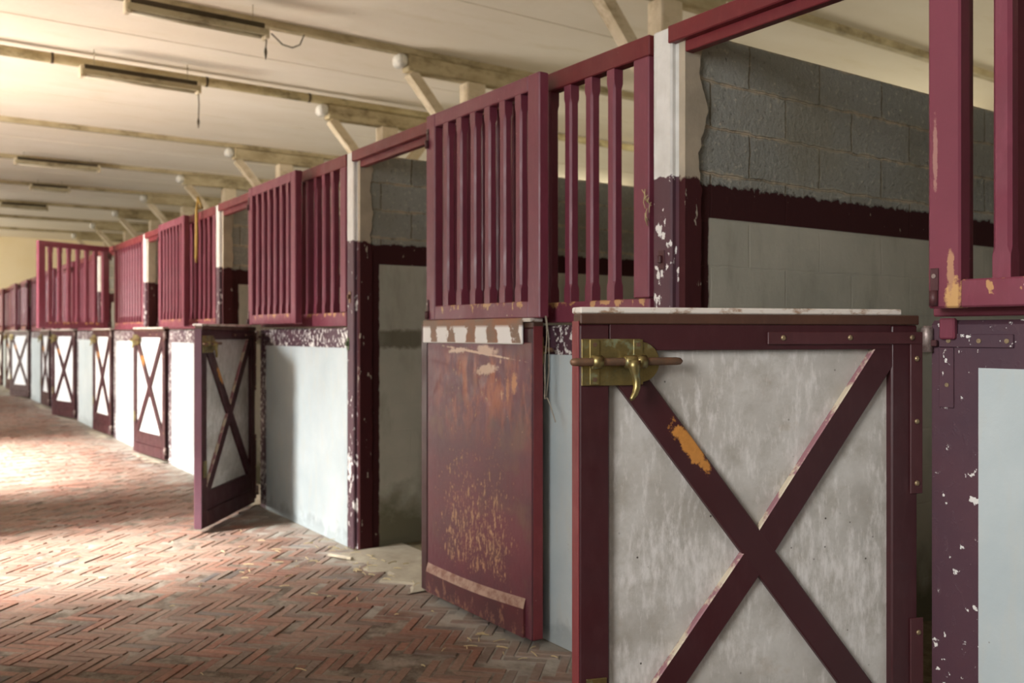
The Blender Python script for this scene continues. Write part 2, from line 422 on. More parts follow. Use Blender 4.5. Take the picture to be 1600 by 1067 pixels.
# ------------------------------------------------------------------ mesh helper
class MB:
    """Collects boxes / tubes in local stable units; build() links ONE mesh object."""
    def __init__(self): self.bm = bmesh.new()
    def box(self, x0, x1, y0, y1, z0, z1, bev=.003, seg=1, rot=None, mi=0):
        g = bmesh.ops.create_cube(self.bm, size=1)
        M = Matrix.Translation(((x0 + x1) / 2, (y0 + y1) / 2, (z0 + z1) / 2))
        if rot is not None: M = rot @ M
        M = M @ Matrix.Diagonal((abs(x1 - x0), abs(y1 - y0), abs(z1 - z0), 1))
        bmesh.ops.transform(self.bm, matrix=M, verts=g['verts'])
        fs = {f for v in g['verts'] for f in v.link_faces}
        for f in fs: f.material_index = mi
        if bev > 0:
            es = list({e for v in g['verts'] for e in v.link_edges})
            r = bmesh.ops.bevel(self.bm, geom=es, offset=bev, segments=seg, affect='EDGES', profile=.5, clamp_overlap=True)
            for f in r['faces']: f.material_index = mi
        return self
    def tube(self, pts, rad, n=10, caps=True, smooth=True):
        rings = []
        pts = [Vector(p) for p in pts]
        if not isinstance(rad, (list, tuple)): rad = [rad] * len(pts)
        up = None
        for i, p in enumerate(pts):
            d = (pts[min(i + 1, len(pts) - 1)] - pts[max(i - 1, 0)]).normalized()
            if up is None:
                up = Vector((0, 0, 1)) if abs(d.z) < .9 else Vector((1, 0, 0))
            a = d.cross(up).normalized(); b = a.cross(d).normalized(); up = b
            rings.append([self.bm.verts.new(p + rad[i] * (math.cos(2 * PI * k / n) * a + math.sin(2 * PI * k / n) * b)) for k in range(n)])
        for r0, r1 in zip(rings, rings[1:]):
            for k in range(n):
                f = self.bm.faces.new((r0[k], r0[(k + 1) % n], r1[(k + 1) % n], r1[k])); f.smooth = smooth
        if caps:
            self.bm.faces.new(rings[0][::-1]); self.bm.faces.new(rings[-1])
        return self
    def prism(self, poly, y0, y1, bev=0):
        """poly in (x,z); extruded along y."""
        a = [self.bm.verts.new((x, y0, z)) for x, z in poly]
        b = [self.bm.verts.new((x, y1, z)) for x, z in poly]
        n = len(poly)
        self.bm.faces.new(a); self.bm.faces.new(b[::-1])
        for i in range(n): self.bm.faces.new((a[i], b[i], b[(i + 1) % n], a[(i + 1) % n]))
        if bev:
            es = list({e for v in a + b for e in v.link_edges})
            bmesh.ops.bevel(self.bm, geom=es, offset=bev, segments=1, affect='EDGES', clamp_overlap=True)
        return self
    def build(self, name, mat, parent=None, loc=None):
        bmesh.ops.recalc_face_normals(self.bm, faces=self.bm.faces)
        bmesh.ops.scale(self.bm, vec=(S, S, S), verts=self.bm.verts)
        me = bpy.data.meshes.new(name); self.bm.to_mesh(me); self.bm.free()
        for m in (mat if isinstance(mat, (list, tuple)) else [mat]): me.materials.append(m)
        o = bpy.data.objects.new(name, me); COL.objects.link(o)
        if parent is not None: o.parent = parent
        if loc is not None: o.location = Vector(loc) * S
        return o

def tag(o, label=None, cat=None, group=None, kind='thing'):
    if label: o['label'] = label
    if cat: o['category'] = cat
    if group: o['group'] = group
    if kind: o['kind'] = kind
    return o
def struct(o): o['kind'] = 'structure'; return o
def empty(name, t, y, z=0, rot=PI):
    """Anchor at aisle distance t, depth y; rot=PI makes local x run down the aisle and local y point to the viewer's side."""
    o = bpy.data.objects.new(name, None); COL.objects.link(o)
    o.location = (-t * S, y * S, z * S); o.rotation_euler = (0, 0, rot); o.empty_display_size = .1
    return o
def copy_tree(o, parent=None):
    c = o.copy(); COL.objects.link(c)
    if parent is not None: c.parent = parent
    for ch in list(o.children): copy_tree(ch, c)
    return c
def W(): return MB()
def wbox(mb, t0, t1, y0, y1, z0, z1, bev=.003, mi=0):
    """box in world stable coordinates (t runs away down the aisle = -X)."""
    return mb.box(-max(t0, t1), -min(t0, t1), y0, y1, z0, z1, bev, mi=mi)

# ------------------------------------------------------------------ layout numbers
PIL = [-.27, 2.422, 5.105, 7.80, 10.50, 13.20, 15.90, 18.60, 21.30, 24.00, 26.70, 29.40]   # far edge of each pillar
JAMB = [1.35, 3.97, 6.67, 9.40, 12.09, 14.80, 17.45, 20.25, 22.90, 25.60]                   # door side end of each low wall
NB = len(JAMB)
PW = .095; RB = .044
ZW, ZB = 1.335, 1.212
TOP = 2.395
CEIL = 4.06

# ------------------------------------------------------------------ low front walls
def low_wall(t0, t1, flaky):
    bm = bmesh.new()
    ts = [t0, t1 - .125, t1]; zs = [0, ZB, ZW - .012, ZW]
    d = .15
    def V(t, y, z): return bm.verts.new((-t, y, z))
    front = [[V(t, 0 if j < 3 else .012, z) for j, z in enumerate(zs)] for t in ts]
    back = [[V(t, d if j < 3 else d - .012, z) for j, z in enumerate(zs)] for t in ts]
    for i in range(2):
        for j in range(3):
            f = bm.faces.new((front[i][j], front[i + 1][j], front[i + 1][j + 1], front[i][j + 1]))
            f.material_index = 1 if j >= 1 or i == 1 else 0
            f = bm.faces.new((back[i][j], back[i][j + 1], back[i + 1][j + 1], back[i + 1][j])); f.material_index = 0
        f = bm.faces.new((front[i][3], front[i + 1][3], back[i + 1][3], back[i][3])); f.material_index = 1
        bm.faces.new((front[i][0], back[i][0], back[i + 1][0], front[i + 1][0]))
    for i in (0, 2):
        for j in range(3):
            f = bm.faces.new((front[i][j], front[i][j + 1], back[i][j + 1], back[i][j])); f.material_index = 1
    mb = MB(); mb.bm.free(); mb.bm = bm
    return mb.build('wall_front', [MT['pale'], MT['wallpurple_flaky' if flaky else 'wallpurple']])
for k in range(NB):
    struct(low_wall(PIL[k] - .01, JAMB[k], k > 0))

# ------------------------------------------------------------------ pillars and partition walls
def pillar(tf):
    mb = MB()
    wbox(mb, tf - PW, tf, 0, .085, 0, TOP, .006)
    wbox(mb, tf - PW - RB, tf - PW + .004, .022, .085, 0, TOP - .02, .004)
    return struct(mb.build('wall_pillar', MT['pillar']))
def strip(tf, seed):
    """brown render strip between pillar and block, ragged on its inner edge"""
    q = random.Random(seed)
    mb = MB(); bm = mb.bm
    t = tf - PW - RB - .004
    n = 90; L = []; Rr = []
    for i in range(n + 1):
        z = (TOP - .03) * i / n
        w = .098 + q.uniform(-.009, .007) + .008 * math.sin(z * 21 + seed) + (.035 * math.exp(-((z - 2.12) / .09) ** 2) if seed == 2 else 0)
        if z < 1.8: w = .10 + q.uniform(-.003, .003)
        L.append([bm.verts.new((-t, .02, z)), bm.verts.new((-t - .03, .02, z))])
        Rr.append([bm.verts.new((-t, w, z)), bm.verts.new((-t - .03, w, z))])
    for i in range(n):
        bm.faces.new((L[i][0], L[i + 1][0], Rr[i + 1][0], Rr[i][0]))
        bm.faces.new((Rr[i][0], Rr[i + 1][0], Rr[i + 1][1], Rr[i][1]))
        bm.faces.new((L[i][0], L[i][1], L[i + 1][1], L[i + 1][0]))
    return struct(mb.build('wall_render', MT['strip']))
for k, tf in enumerate(PIL[:-1]):
    pillar(tf)
    strip(tf, k + 1)
    mb = MB(); wbox(mb, tf - PW - RB + .012, tf - .01, .05, 2.95, 0, 2.385, .004)
    struct(mb.build('wall_partition', MT['stallwall']))

# ------------------------------------------------------------------ fixed grilles with lintel
def bar_mesh(w, d, z0, z1, mat):
    mb = MB(); bm = mb.bm
    def ring(z, c):
        x, y = w / 2, d / 2
        P = [(-x + c, -y), (x - c, -y), (x, -y + c), (x, y - c), (x - c, y), (-x + c, y), (-x, y - c), (-x, -y + c)]
        return [bm.verts.new((a, b, z)) for a, b in P]
    st = .055
    rs = [ring(z0, .001), ring(z0 + st, .001), ring(z0 + st + .02, .008), ring(z1 - st - .02, .008), ring(z1 - st, .001), ring(z1, .001)]
    for a, b in zip(rs, rs[1:]):
        for i in range(8): bm.faces.new((a[i], a[(i + 1) % 8], b[(i + 1) % 8], b[i]))
    bm.faces.new(rs[0][::-1]); bm.faces.new(rs[-1])
    return mb.build('bar', mat)
def fill_bars(parent, xs, y, proto):
    for i, x in enumerate(xs):
        o = proto if i == 0 else proto.copy()
        if i: COL.objects.link(o)
        o.name = 'bar'; o.parent = parent; o.location = (x * S, y * S, 0)

def stall_grille(k):
    t0, tj, t1 = PIL[k] + .022, JAMB[k], PIL[k + 1] - PW + .012
    e = empty('stall_grille', t0, 0)
    Lf = tj - t0; Lo = t1 - t0
    # local: x down the aisle, y = toward aisle
    MB().box(0, Lf, -.055, -.002, 2.322, TOP + .004, .004).build('top_rail', MT['beamred'], e)
    MB().box(Lf - .002, Lo, -.058, .008, 2.335, TOP + .002, .004).build('lintel', MT['beamred'], e)
    MB().box(Lf - .002, Lo - .03, -.06, -.022, 2.296, 2.336, .003).build('stop_strip', MT['beamred'], e)
    MB().box(0, Lf, -.055, -.004, 1.345, 1.430, .004).build('bottom_rail', MT['grille_rail'], e)
    MB().box(0, .084, -.053, 0, 1.432, 2.321, .004).build('stile', MT['grille'], e)
    MB().box(Lf - .085, Lf, -.053, 0, 1.432, 2.321, .004).build('stile', MT['grille'], e)
    n = max(3, round((Lf - .17) / .137) - 1)
    gap = (Lf - .17) / (n + 1)
    p = bar_mesh(.044, .046, 1.428, 2.324, MT['grille'])
    fill_bars(e, [.085 + gap * (i + 1) for i in range(n)], -.029, p)
    return e
GL = ['fixed maroon bar grille above the wall with the L-shaped iron hinge, behind a folded door',
      'fixed maroon bar grille beside the white-topped pillar with the straw tuft',
      'fixed maroon bar grille above the pale wall holding the shadow of the dark open door',
      'fixed maroon bar grille with a yellow rope hanging down its bars',
      'sunlit red bar grille beside the grille door that stands out across the aisle',
      'fixed bar grille seen through the bars of the grille door standing out across the aisle',
      'distant bar grille, second beyond the grille door that stands out across the aisle',
      'distant bar grille, third beyond the grille door that stands out across the aisle',
      'distant bar grille, fourth beyond the grille door that stands out across the aisle',
      'last distant bar grille before the yellow end wall']
for k in range(NB):
    tag(stall_grille(k), GL[k], 'grille', 'fixed grilles along the stable fronts')

# ------------------------------------------------------------------ swinging upper grille doors
def make_grille_door():
    e = bpy.data.objects.new('grille_door', None); COL.objects.link(e)
    w = .945
    MB().box(0, .084, -.05, 0, 1.364, 2.372, .005).build('stile', MT['grille'], e)
    MB().box(w - .084, w, -.05, 0, 1.364, 2.372, .005).build('stile', MT['grille'], e)
    MB().box(.0845, w - .0845, -.049, -.001, 2.306, 2.371, .004).build('top_rail', MT['grille'], e)
    MB().box(.0845, w - .0845, -.049, -.001, 1.365, 1.434, .004).build('bottom_rail', MT['grille_rail'], e)
    p = bar_mesh(.044, .042, 1.432, 2.308, MT['grille'])
    fill_bars(e, [.183 + .1205 * i for i in range(6)], -.025, p)
    for z in (1.42, 2.26):
        h = MB().tube([(-.012, .006, z - .055), (-.012, .006, z + .03)], .013, 10).box(-.012, .028, -.003, .004, z - .035, z + .03, .001).build('hinge', MT['strap'], e)
        MB().tube([(.015, .004, z + .01), (.015, .008, z + .01)], .006, 8).build('screw', MT['iron'], h)
        h2 = MB().box(.008, .030, -.054, -.0505, z - .012, z + .045, .001).tube([(.019, -.056, z - .05), (.019, -.056, z - .012)], .0105, 12).build('hinge', MT['strap'], e)
        MB().tube([(.019, -.0535, z + .025), (.019, -.057, z + .025)], .006, 8).build('screw', MT['iron'], h2)
    return e
gd = make_grille_door()
GT = [180, 180, 180, 180, 118, 0, 180, 0, 180, 180]
GDL = ['large maroon grille door folded back above the L-shaped hinge plate, cut by the picture edge',
       'maroon grille door folded flat above the scratched half door, tan worn bottom rail',
       'maroon grille door folded flat above the dark half door and its shadow',
       'maroon grille door folded flat beside the grille with the yellow rope',
       'dark grille door standing open square across the aisle, seen against the light',
       'shut grille door seen through the bars of the one standing open across the aisle',
       'folded grille door beyond the one standing open across the aisle, beside a dark doorway',
       'shut distant grille door two bays short of the end wall stalls',
       'folded distant grille door past the small dark doorway near the end wall',
       'last folded grille door next to the yellow end wall']
for k in range(NB):
    e = gd if k == 0 else copy_tree(gd)
    e.location = (-(JAMB[k] - .055) * S, (-.062 if GT[k] else -.080) * S, 0)
    e.rotation_euler = (0, 0, PI + R(GT[k]))
    tag(e, GDL[k], 'grille door', 'hinged upper grille doors')

def stilepatch_mat():
    M = Mat('maroon stile paint with bare wood', .38); v = M.obj()
    col = M.mix(M.mr(M.noise(v, 2.2, 5), .35, .68), MAROON, (.165, .036, .058))
    for cx, cz, rx, rz, c in ((.066, 1.395, .020, .045, (.55, .32, .13)), (.06, 1.46, .009, .06, (.42, .22, .13)), (.02, 1.75, .006, .09, (.34, .17, .15))):
        p = M.scalev(M.shift(v, loc=(-cx * S, 0, -cz * S)), (1 / (rx * S), 0, 1 / (rz * S)))
        n = M.node('ShaderNodeVectorMath'); n.operation = 'LENGTH'; M.link(p, n.inputs[0])
        d = M.math('ADD', n.outputs['Value'], M.mr(M.noise(v, 34, 5, .75), .2, .8, -.6, .6))
        col = M.mix(M.mr(d, 1.1, .8), col, c)
    return M.done(col, .4, M.bump(M.noise(v, 40, 4), .1, .004))
for c in gd.children:
    if c.name.startswith('stile'):
        c.data = c.data.copy(); c.data.materials[0] = stilepatch_mat()

# ------------------------------------------------------------------ lower half doors
DW = .95
def brace_poly(a, b, w):
    (x0, z0), (x1, z1) = a, b
    d = Vector((x1 - x0, z1 - z0)).normalized(); n = Vector((-d.y, d.x)) * w / 2
    return [(x0 + n.x, z0 + n.y), (x1 + n.x, z1 + n.y), (x1 - n.x, z1 - n.y), (x0 - n.x, z0 - n.y)]
def add_bolt(e):
    # brass gate bolt near the free end: plate with a round end, two brackets, rod, thumb handle
    pl = MB()
    pts = [(.947, 1.174), (.947, 1.287), (.795, 1.287)] + [(.795 + .0 - .0495 * math.sin(a), 1.2305 + .0495 * math.cos(a)) for a in [PI * i / 16 for i in range(17)]] + [(.795, 1.174)]
    pl.prism(pts, .0005, .007, .0015)
    plate = pl.build('bolt_plate', MT['brass'], e)
    for u in (.915, .803):
        m = MB()
        m.box(u - .0125, u + .0125, .007, .011, 1.176, 1.286, .0012)
        m.build('bracket', MT['brass'], plate)
        r = MB()
        for s in (0,):
            n = 18; ro, ri = .0165, .0105
            bm = r.bm; rings = []
            for i in range(n):
                a = 2 * PI * i / n
                rings.append([bm.verts.new((u + dx, .026 + q * math.cos(a), 1.232 + q * math.sin(a))) for dx, q in ((-.0125, ro), (.0125, ro), (.0125, ri), (-.0125, ri))])
            for i in range(n):
                A, B = rings[i], rings[(i + 1) % n]
                for j in range(4):
                    f = bm.faces.new((A[j], A[(j + 1) % 4], B[(j + 1) % 4], B[j])); f.smooth = j in (0, 2)
        r.build('loop', MT['brass'], plate)
        for z in (1.273, 1.189):
            MB().tube([(u, .011, z), (u, .0125, z)], .0055, 10).build('screw', MT['rod'], plate)
    rod = MB().tube([(.982, .026, 1.232), (.978, .026, 1.232), (.968, .026, 1.232), (.71, .026, 1.2325), (.700, .026, 1.2325), (.694, .026, 1.2325)],
                    [.004, .0085, .0098, .0098, .0085, .003], 14).build('bolt_rod', MT['rod'], e)
    hd = MB()
    hd.tube([(.846, .026, 1.232), (.842, .026, 1.232), (.812, .026, 1.232), (.808, .026, 1.232)], [.011, .0165, .0165, .011], 16)
    path = [(.826, .040, 1.236), (.826, .041, 1.220), (.823, .041, 1.203), (.820, .042, 1.187), (.821, .044, 1.170), (.827, .047, 1.156), (.836, .050, 1.145), (.840, .051, 1.142)]
    hd.tube(path, [.0155, .0145, .0105, .0090, .0086, .0078, .006, .003], 12)
    hd.build('bolt_handle', MT['brass'], rod)
def make_door(panel, bracemat, detail=True):
    e = bpy.data.objects.new('stable_door', None); COL.objects.link(e)
    z0, z1 = .03, 1.322
    D0 = -.052
    MB().box(DW - .077, DW, D0, 0, z0, z1, .004).build('stile', [MT['door']], e)
    MB().box(0, .080, -.028, 0, z0, z1, .004).box(0, .058, D0, -.0275, z0, z1, .004).build('stile', MT['door'], e)
    MB().box(.0805, DW - .0775, D0 + .012, -.0006, 1.2585, z1, .0012).build('top_rail', MT['door'], e)
    MB().box(.0805, DW - .0775, D0 + .012, -.001, .142, .262, .003).build('bottom_rail', MT['door'], e)
    MB().box(.0805, DW - .0775, D0 + .012, .004, z0, .140, .005).build('bottom_rail', MT['door'], e)
    MB().box(.079, DW - .076, -.030, -.022, .26, 1.26, 0).build('panel', MT[panel], e)
    MB().prism(brace_poly((.885, 1.277), (.052, .211), .074), -.0225, -.0012, .003).build('brace', MT[bracemat], e)
    c1 = Vector((.067, 1.285)); c2 = Vector((.886, .215)); m = Vector((.468, .744))
    b = MB(); g = .048 / abs((c2 - c1).normalized().y) * 0 + .048
    d = (c2 - c1).normalized()
    b.prism(brace_poly(tuple(c1), tuple(m - d * .012), .074), -.0225, -.0017, .003)
    b.prism(brace_poly(tuple(m + d * .012), tuple(c2), .074), -.0225, -.0017, .003)
    nrm = Vector((.79, 0, .61)); b.bm.normal_update()
    bmesh.ops.recalc_face_normals(b.bm, faces=b.bm.faces)
    for f in b.bm.faces:
        if f.normal.dot(nrm) > .6: f.material_index = 1
    b.build('brace', [MT['door'], MT['wornlit_edge']], e)
    # inner face: scratched sheet, kick board with a dusty ledge, white cap
    MB().box(.074, DW - .003, D0 - .004, D0 + .010, .034, 1.262, .002).build('inner_panel', MT['scratched'], e)
    kb = MB(); bm = kb.bm
    nseg = 14; rows = []
    for q_ in range(nseg + 1):
        a = q_ / nseg; u = .076 + (DW - .045 - .076) * a
        zt = .150 + .022 * a - .012 * math.sin(a * PI)
        rows.append([bm.verts.new((u, y, z)) for y, z in ((D0 - .0045, .036), (D0 - .016, .036), (D0 - .016, zt - .016), (D0 - .012, zt), (D0 - .0045, zt + .026))])
    for A, B in zip(rows, rows[1:]):
        for q_ in range(4):
            f = bm.faces.new((A[q_], A[q_ + 1], B[q_ + 1], B[q_])); f.material_index = 1 if q_ >= 2 else 0
    bm.faces.new(rows[0]); bm.faces.new(rows[-1][::-1])
    kb.build('kick_board', [MT['kick'], MT['ledge']], e)
    MB().box(.05, DW - .002, D0 - .013, .002, 1.3485, 1.364, .003).build('top_strip', MT['topstrip'], e)
    MB().box(-.003, DW - .001, D0 + .002, .004, 1.3225, 1.348, .003).build('top_channel', MT['capbrown'], e)
    MB().box(.045, DW + .004 - .06, D0 - .016, D0 - .006, 1.255, 1.3645, .003).build('inner_cap', MT['cap'], e)
    MB().box(DW - .0005, DW + .003, D0 + .002, -.002, z0 + .004, 1.33, .001).build('edge_strip', MT['dooredge_lit'], e)
    # iron straps and hinge barrels
    s = MB()
    s.box(-.012, .448, .0005, .006, 1.272, 1.304, .0015)
    s = s.build('hinge_strap', MT['strap'], e)
    a = MB(); a.box(-.012, .026, .0005, .0055, .874, 1.272, .0015); a.build('angle_iron', MT['strap'], s)
    b = MB(); b.box(-.014, .026, .0005, .0055, .06, .543, .0015); l = b.build('hinge_strap', MT['strap'], e)
    for u, z in ((.405, 1.289), (.21, 1.289), (.022, 1.289)):
        MB().tube([(u, .005, z), (u, .0085, z), (u, .0105, z)], [.0075, .007, .0035], 10).build('screw', MT['screw'], s)
    for u, z in ((.007, 1.233), (.007, 1.066), (.007, .902)):
        MB().tube([(u, .005, z), (u, .0085, z), (u, .0105, z)], [.0075, .007, .0035], 10).build('screw', MT['screw'], s)
    for u, z in ((.002, .505), (.002, .3), (.002, .11)):
        MB().tube([(u, .005, z), (u, .0085, z), (u, .0105, z)], [.0075, .007, .0035], 10).build('screw', MT['screw'], l)
    for z in (1.285, .12):
        MB().tube([(-.026, .004, z - .035), (-.026, .004, z + .028), (-.026, .004, z + .036)], [.0155, .0155, .008], 14).build('hinge_barrel', MT['iron'], e)
    add_bolt(e)
    MB().box(.882, .934, .0005, .005, .36, .468, .001).build('lower_plate', MT['brass'], e)
    return e
DT = [70, 180, 141, 6, 3, 11, 1, 15, 5, 5]
DLB = ['open grey half door with dark cross bracing and a big brass bolt',
       'scratched dark red half door folded back flat against the wall under a grille door',
       'shadowed cross-braced half door jutting into the aisle, its shadow on the pale wall',
       'bright white cross-braced half door, first shut one past the jutting dark half door',
       'bright white cross-braced half door, second shut one past the jutting dark half door',
       'bright white cross-braced half door, third past the jutting dark one, slightly ajar',
       'thin-looking white cross-braced half door, fourth past the jutting dark one',
       'white cross-braced half door, fifth past the jutting dark one, a little ajar',
       'tiny distant half door, sixth past the jutting dark one',
       'last tiny half door by the yellow end wall']
d_front = make_door('panel', 'brace_worn')
d_white = None
doors = []
for k in range(NB):
    if k == 0: e = d_front
    elif k <= 2: e = copy_tree(d_front)
    elif k == 3:
        e = copy_tree(d_front)
        for c in e.children:
            if c.name.startswith('panel'):
                c.data = c.data.copy(); c.data.materials[0] = MT['whitepanel']
        d_white = e
    else: e = copy_tree(d_white)
    if k == 2:
        for c in e.children:
            if c.name.startswith('edge_strip'):
                c.data = c.data.copy(); c.data.materials[0] = MT['purpleedge']
    e.location = (-(JAMB[k] + (.02 if k != 1 else -.005)) * S, (-.060 if k == 1 else -.034) * S, 0)
    e.rotation_euler = (0, 0, PI + R(DT[k]))
    tag(e, DLB[k], 'half door', 'lower stable doors')
    doors.append(e)

# ------------------------------------------------------------------ L-shaped hinge plates on the wall corners
def hinge_plate():
    e = bpy.data.objects.new('hinge_plate', None); COL.objects.link(e)
    m = MB(); m.box(-.215, -.022, .0005, .006, 1.264, 1.298, .0015)
    arm = m.build('arm', MT['wallpurple'], e)
    m = MB(); m.box(-.062, -.022, .0005, .0055, 1.105, 1.263, .0015); m.build('leg_plate', MT['wallpurple'], e)
    for x in (-.05, -.13, -.2):
        MB().tube([(x, .005, 1.281), (x, .009, 1.281)], .006, 10).build('screw', MT['screw'], arm)
    MB().tube([(-.045, .005, 1.165), (-.045, .008, 1.165)], .0055, 10).build('screw', MT['screw'], e)
    MB().box(-.022, -.006, .0065, .018, 1.266, 1.283, .002).build('knuckle', MT['strap'], e)
    return e
hp = hinge_plate()
HL = ['L-shaped painted iron hinge plate on the wall corner beside the brass-bolted door',
      'L-shaped iron hinge plate hidden behind the scratched half door',
      'iron hinge plate beside the jutting dark half door']
for k in range(3):
    e = hp if k == 0 else copy_tree(hp)
    e.location = (-JAMB[k] * S, 0, 0); e.rotation_euler = (0, 0, PI)
    tag(e, HL[k], 'hinge plate', 'iron hinge plates')

# upper hinge pintle block below the folded grille door beside the viewer
m = MB(); m.box(-.062, -.020, .001, .020, 1.285, 1.340, .004)
pb = m.build('hinge_block', MT['grille']); pb.location = (-(JAMB[0] - .01) * S, 0, 0); pb.rotation_euler = (0, 0, PI)
tag(pb, 'small maroon hinge block between the big folded grille door and the L-shaped hinge plate', 'hinge block')

# ------------------------------------------------------------------ small things on pillars
def keeper(name, t, y, z, mat, label, dims=(.03, .012, .07)):
    e = empty(name, t, y, z)
    MB().box(-dims[0] / 2, dims[0] / 2, 0, .004, -dims[2] / 2, dims[2] / 2, .001).build('plate', MT[mat], e)
    MB().box(-.008, .008, .004, dims[1] + .006, -.012, .016, .003).build('catch', MT[mat], e)
    return tag(e, label, 'latch keeper')
keeper('latch_keeper', 2.375, 0, 1.565, 'strap', 'small painted latch keeper on the white-topped pillar behind the brass-bolted door')
keeper('latch_keeper', 5.06, 0, 1.52, 'rod', 'small dark latch keeper on the pillar beside the doorway, above the green one')
keeper('latch_keeper', 5.085, 0, 1.235, 'verdigris', 'green corroded bolt keeper low on the flaking pillar beside the doorway', (.03, .012, .075))

def straw_tuft():
    mb = MB(); q = random.Random(3)
    for i in range(9):
        x = q.uniform(-.012, .012); z = q.uniform(-.07, .05)
        a = q.uniform(-.015, .015); l = q.uniform(.02, .05)
        mb.tube([(x, .004 + q.uniform(0, .012), z), (x + a * .4, .012 + q.uniform(0, .012), z + l * .5), (x + a, .006 + q.uniform(0, .02), z + l)], .0018, 5)
    o = mb.build('straw_tuft', MT['straw']); o.location = (-2.433 * S, -.002 * S, 1.745 * S); o.rotation_euler = (0, 0, PI)
    return tag(o, 'tuft of yellow straw caught between the grille and the white-topped pillar', 'straw', kind='stuff')
straw_tuft()

# paper scrap on the grille door above the scratched door
o = MB().box(-.012, .012, 0, .003, -.014, .014, .0006).build('paper_scrap', MT['paper'])
o.location = (-3.0 * S, -.1025 * S, 1.862 * S); o.rotation_euler = (0, R(8), PI)
tag(o, 'white paper scrap stuck on the end stile of the grille door above the scratched door', 'paper scrap')

# wire loop hanging behind the free end of the scratched door
mb = MB()
pts = []
for i in range(15):
    a = i / 14
    pts.append((.004 * math.sin(a * 9), .006 * math.sin(a * 5), -.34 * a))
for i in range(1, 9):
    a = i / 8
    pts.append((.012 + .05 * a * a, -.004, -.34 - .0 + .05 * a - .14 * a * a))
mb.tube(pts, .0022, 6)
mb.tube([(.006, 0, 0), (.016, .004, -.09), (.014, .008, -.22), (.002, .004, -.33)], .002, 6)
o = mb.build('wire_loop', MT['wire']); o.location = (-2.965 * S, -.085 * S, 1.372 * S); o.rotation_euler = (0, 0, PI * .05)
tag(o, 'thin wire loop dangling beside the free edge of the scratched half door', 'wire')

# yellow rope on the fourth bay grille
mb = MB()
mb.tube([(0, .02, 2.52), (.008, .022, 2.46), (0, .03, 2.41), (0, .028, 2.2), (.012, .03, 1.98), (.02, .03, 1.94), (.035, .03, 1.98), (.03, .028, 2.2), (.02, .03, 2.41), (.0, -.02, 2.425), (-.02, .0, 2.44), (-.01, .02, 2.5)], .011, 8)
o = mb.build('rope', MT['rope']); o.location = (-8.22 * S, -.015 * S, 0); o.rotation_euler = (0, 0, PI)
tag(o, 'yellow rope looped over the top rail and hanging down a maroon grille', 'rope')

# ------------------------------------------------------------------ roof posts with braces, beams, lamps
def roof_post(t, label, dz=0, base=2.386):
    e = empty('roof_post', t, 2.47, 0, 0)     # local x = -t, y = depth
    MB().box(-.17, 0, 0, .22, base, 3.832 - dz, .012).build('post', MT['post'], e)
    mb = MB()
    mb.box(-.155, -.015, -.66, .72, 3.834 - dz, 3.992 - dz, .012)
    bol = mb.build('bolster', MT['beam'], e)
    k = MB(); k.box(-.165, -.005, -.775, -.655, 3.862 - dz, 3.992 - dz, .05, 4); k.build('bolster_head', MT['plainwhite'], bol)
    # braces both ways
    for sgn, name in ((-1, 'brace'), (1, 'brace')):
        mb = MB(); bm = mb.bm
        if sgn < 0: A, B = Vector((0, -.60, 3.832 - dz)), Vector((0, .0, 3.15 - dz))
        else: A, B = Vector((0, .70, 3.832 - dz)), Vector((0, .22, 3.21 - dz))
        d = (B - A).normalized(); w = .10
        n = Vector((0, -d.z, d.y)) * w / 2 if sgn < 0 else Vector((0, d.z, -d.y)) * w / 2
        rings = []
        for p in (A, B):
            rings.append([bm.verts.new(p + n + Vector((-.145, 0, 0))), bm.verts.new(p + n + Vector((-.035, 0, 0))), bm.verts.new(p - n + Vector((-.035, 0, 0))), bm.verts.new(p - n + Vector((-.145, 0, 0)))])
        for i in range(4): bm.faces.new((rings[0][i], rings[0][(i + 1) % 4], rings[1][(i + 1) % 4], rings[1][i]))
        bm.faces.new(rings[0]); bm.faces.new(rings[1][::-1])
        mb.build(name, MT['post'], e)
    return tag(e, label, 'roof post', 'braced roof posts')
BT = [4.93, 7.70, 9.62, 13.04, 15.75, 18.45, 21.15, 23.85, 26.6]
PL = ['thick cream roof post with brace rising directly over the white-topped pillar',
      'cream braced roof post rising behind the folded grille door above the scratched door',
      'cream braced roof post under the beam with the strapped pipe',
      'cream braced roof post, first beyond the one under the strapped pipe',
      'cream braced roof post, second beyond the one under the strapped pipe',
      'small cream braced roof post, third beyond the one under the strapped pipe',
      'small cream braced roof post, fourth beyond the one under the strapped pipe',
      'tiny braced roof post above the grille door standing across the aisle',
      'tiniest braced roof post close to the yellow end wall']
for t, l in zip(BT, PL): roof_post(t, l, .085 if t == 9.62 else 0, 0 if t == 9.62 else 2.386)
for i, t in enumerate([-3.2, -.5, 2.25] + BT):
    if t == 9.62: continue
    mb = MB(); wbox(mb, t + .04, t + .13, -4.6, 9.5, 3.994, CEIL + .01, .008)
    struct(mb.build('ceiling_beam', MT['beam']))
# plaster joints between the beams: thin raised battens on the ceiling
for t in (6.4, 8.85, 11.6, 14.4, 17.2, 19.9):
    mb = MB(); wbox(mb, t, t + .05, -4.6, 9.5, CEIL - .006, CEIL + .01, .002)
    struct(mb.build('ceiling_batten', MT['ceiling']))

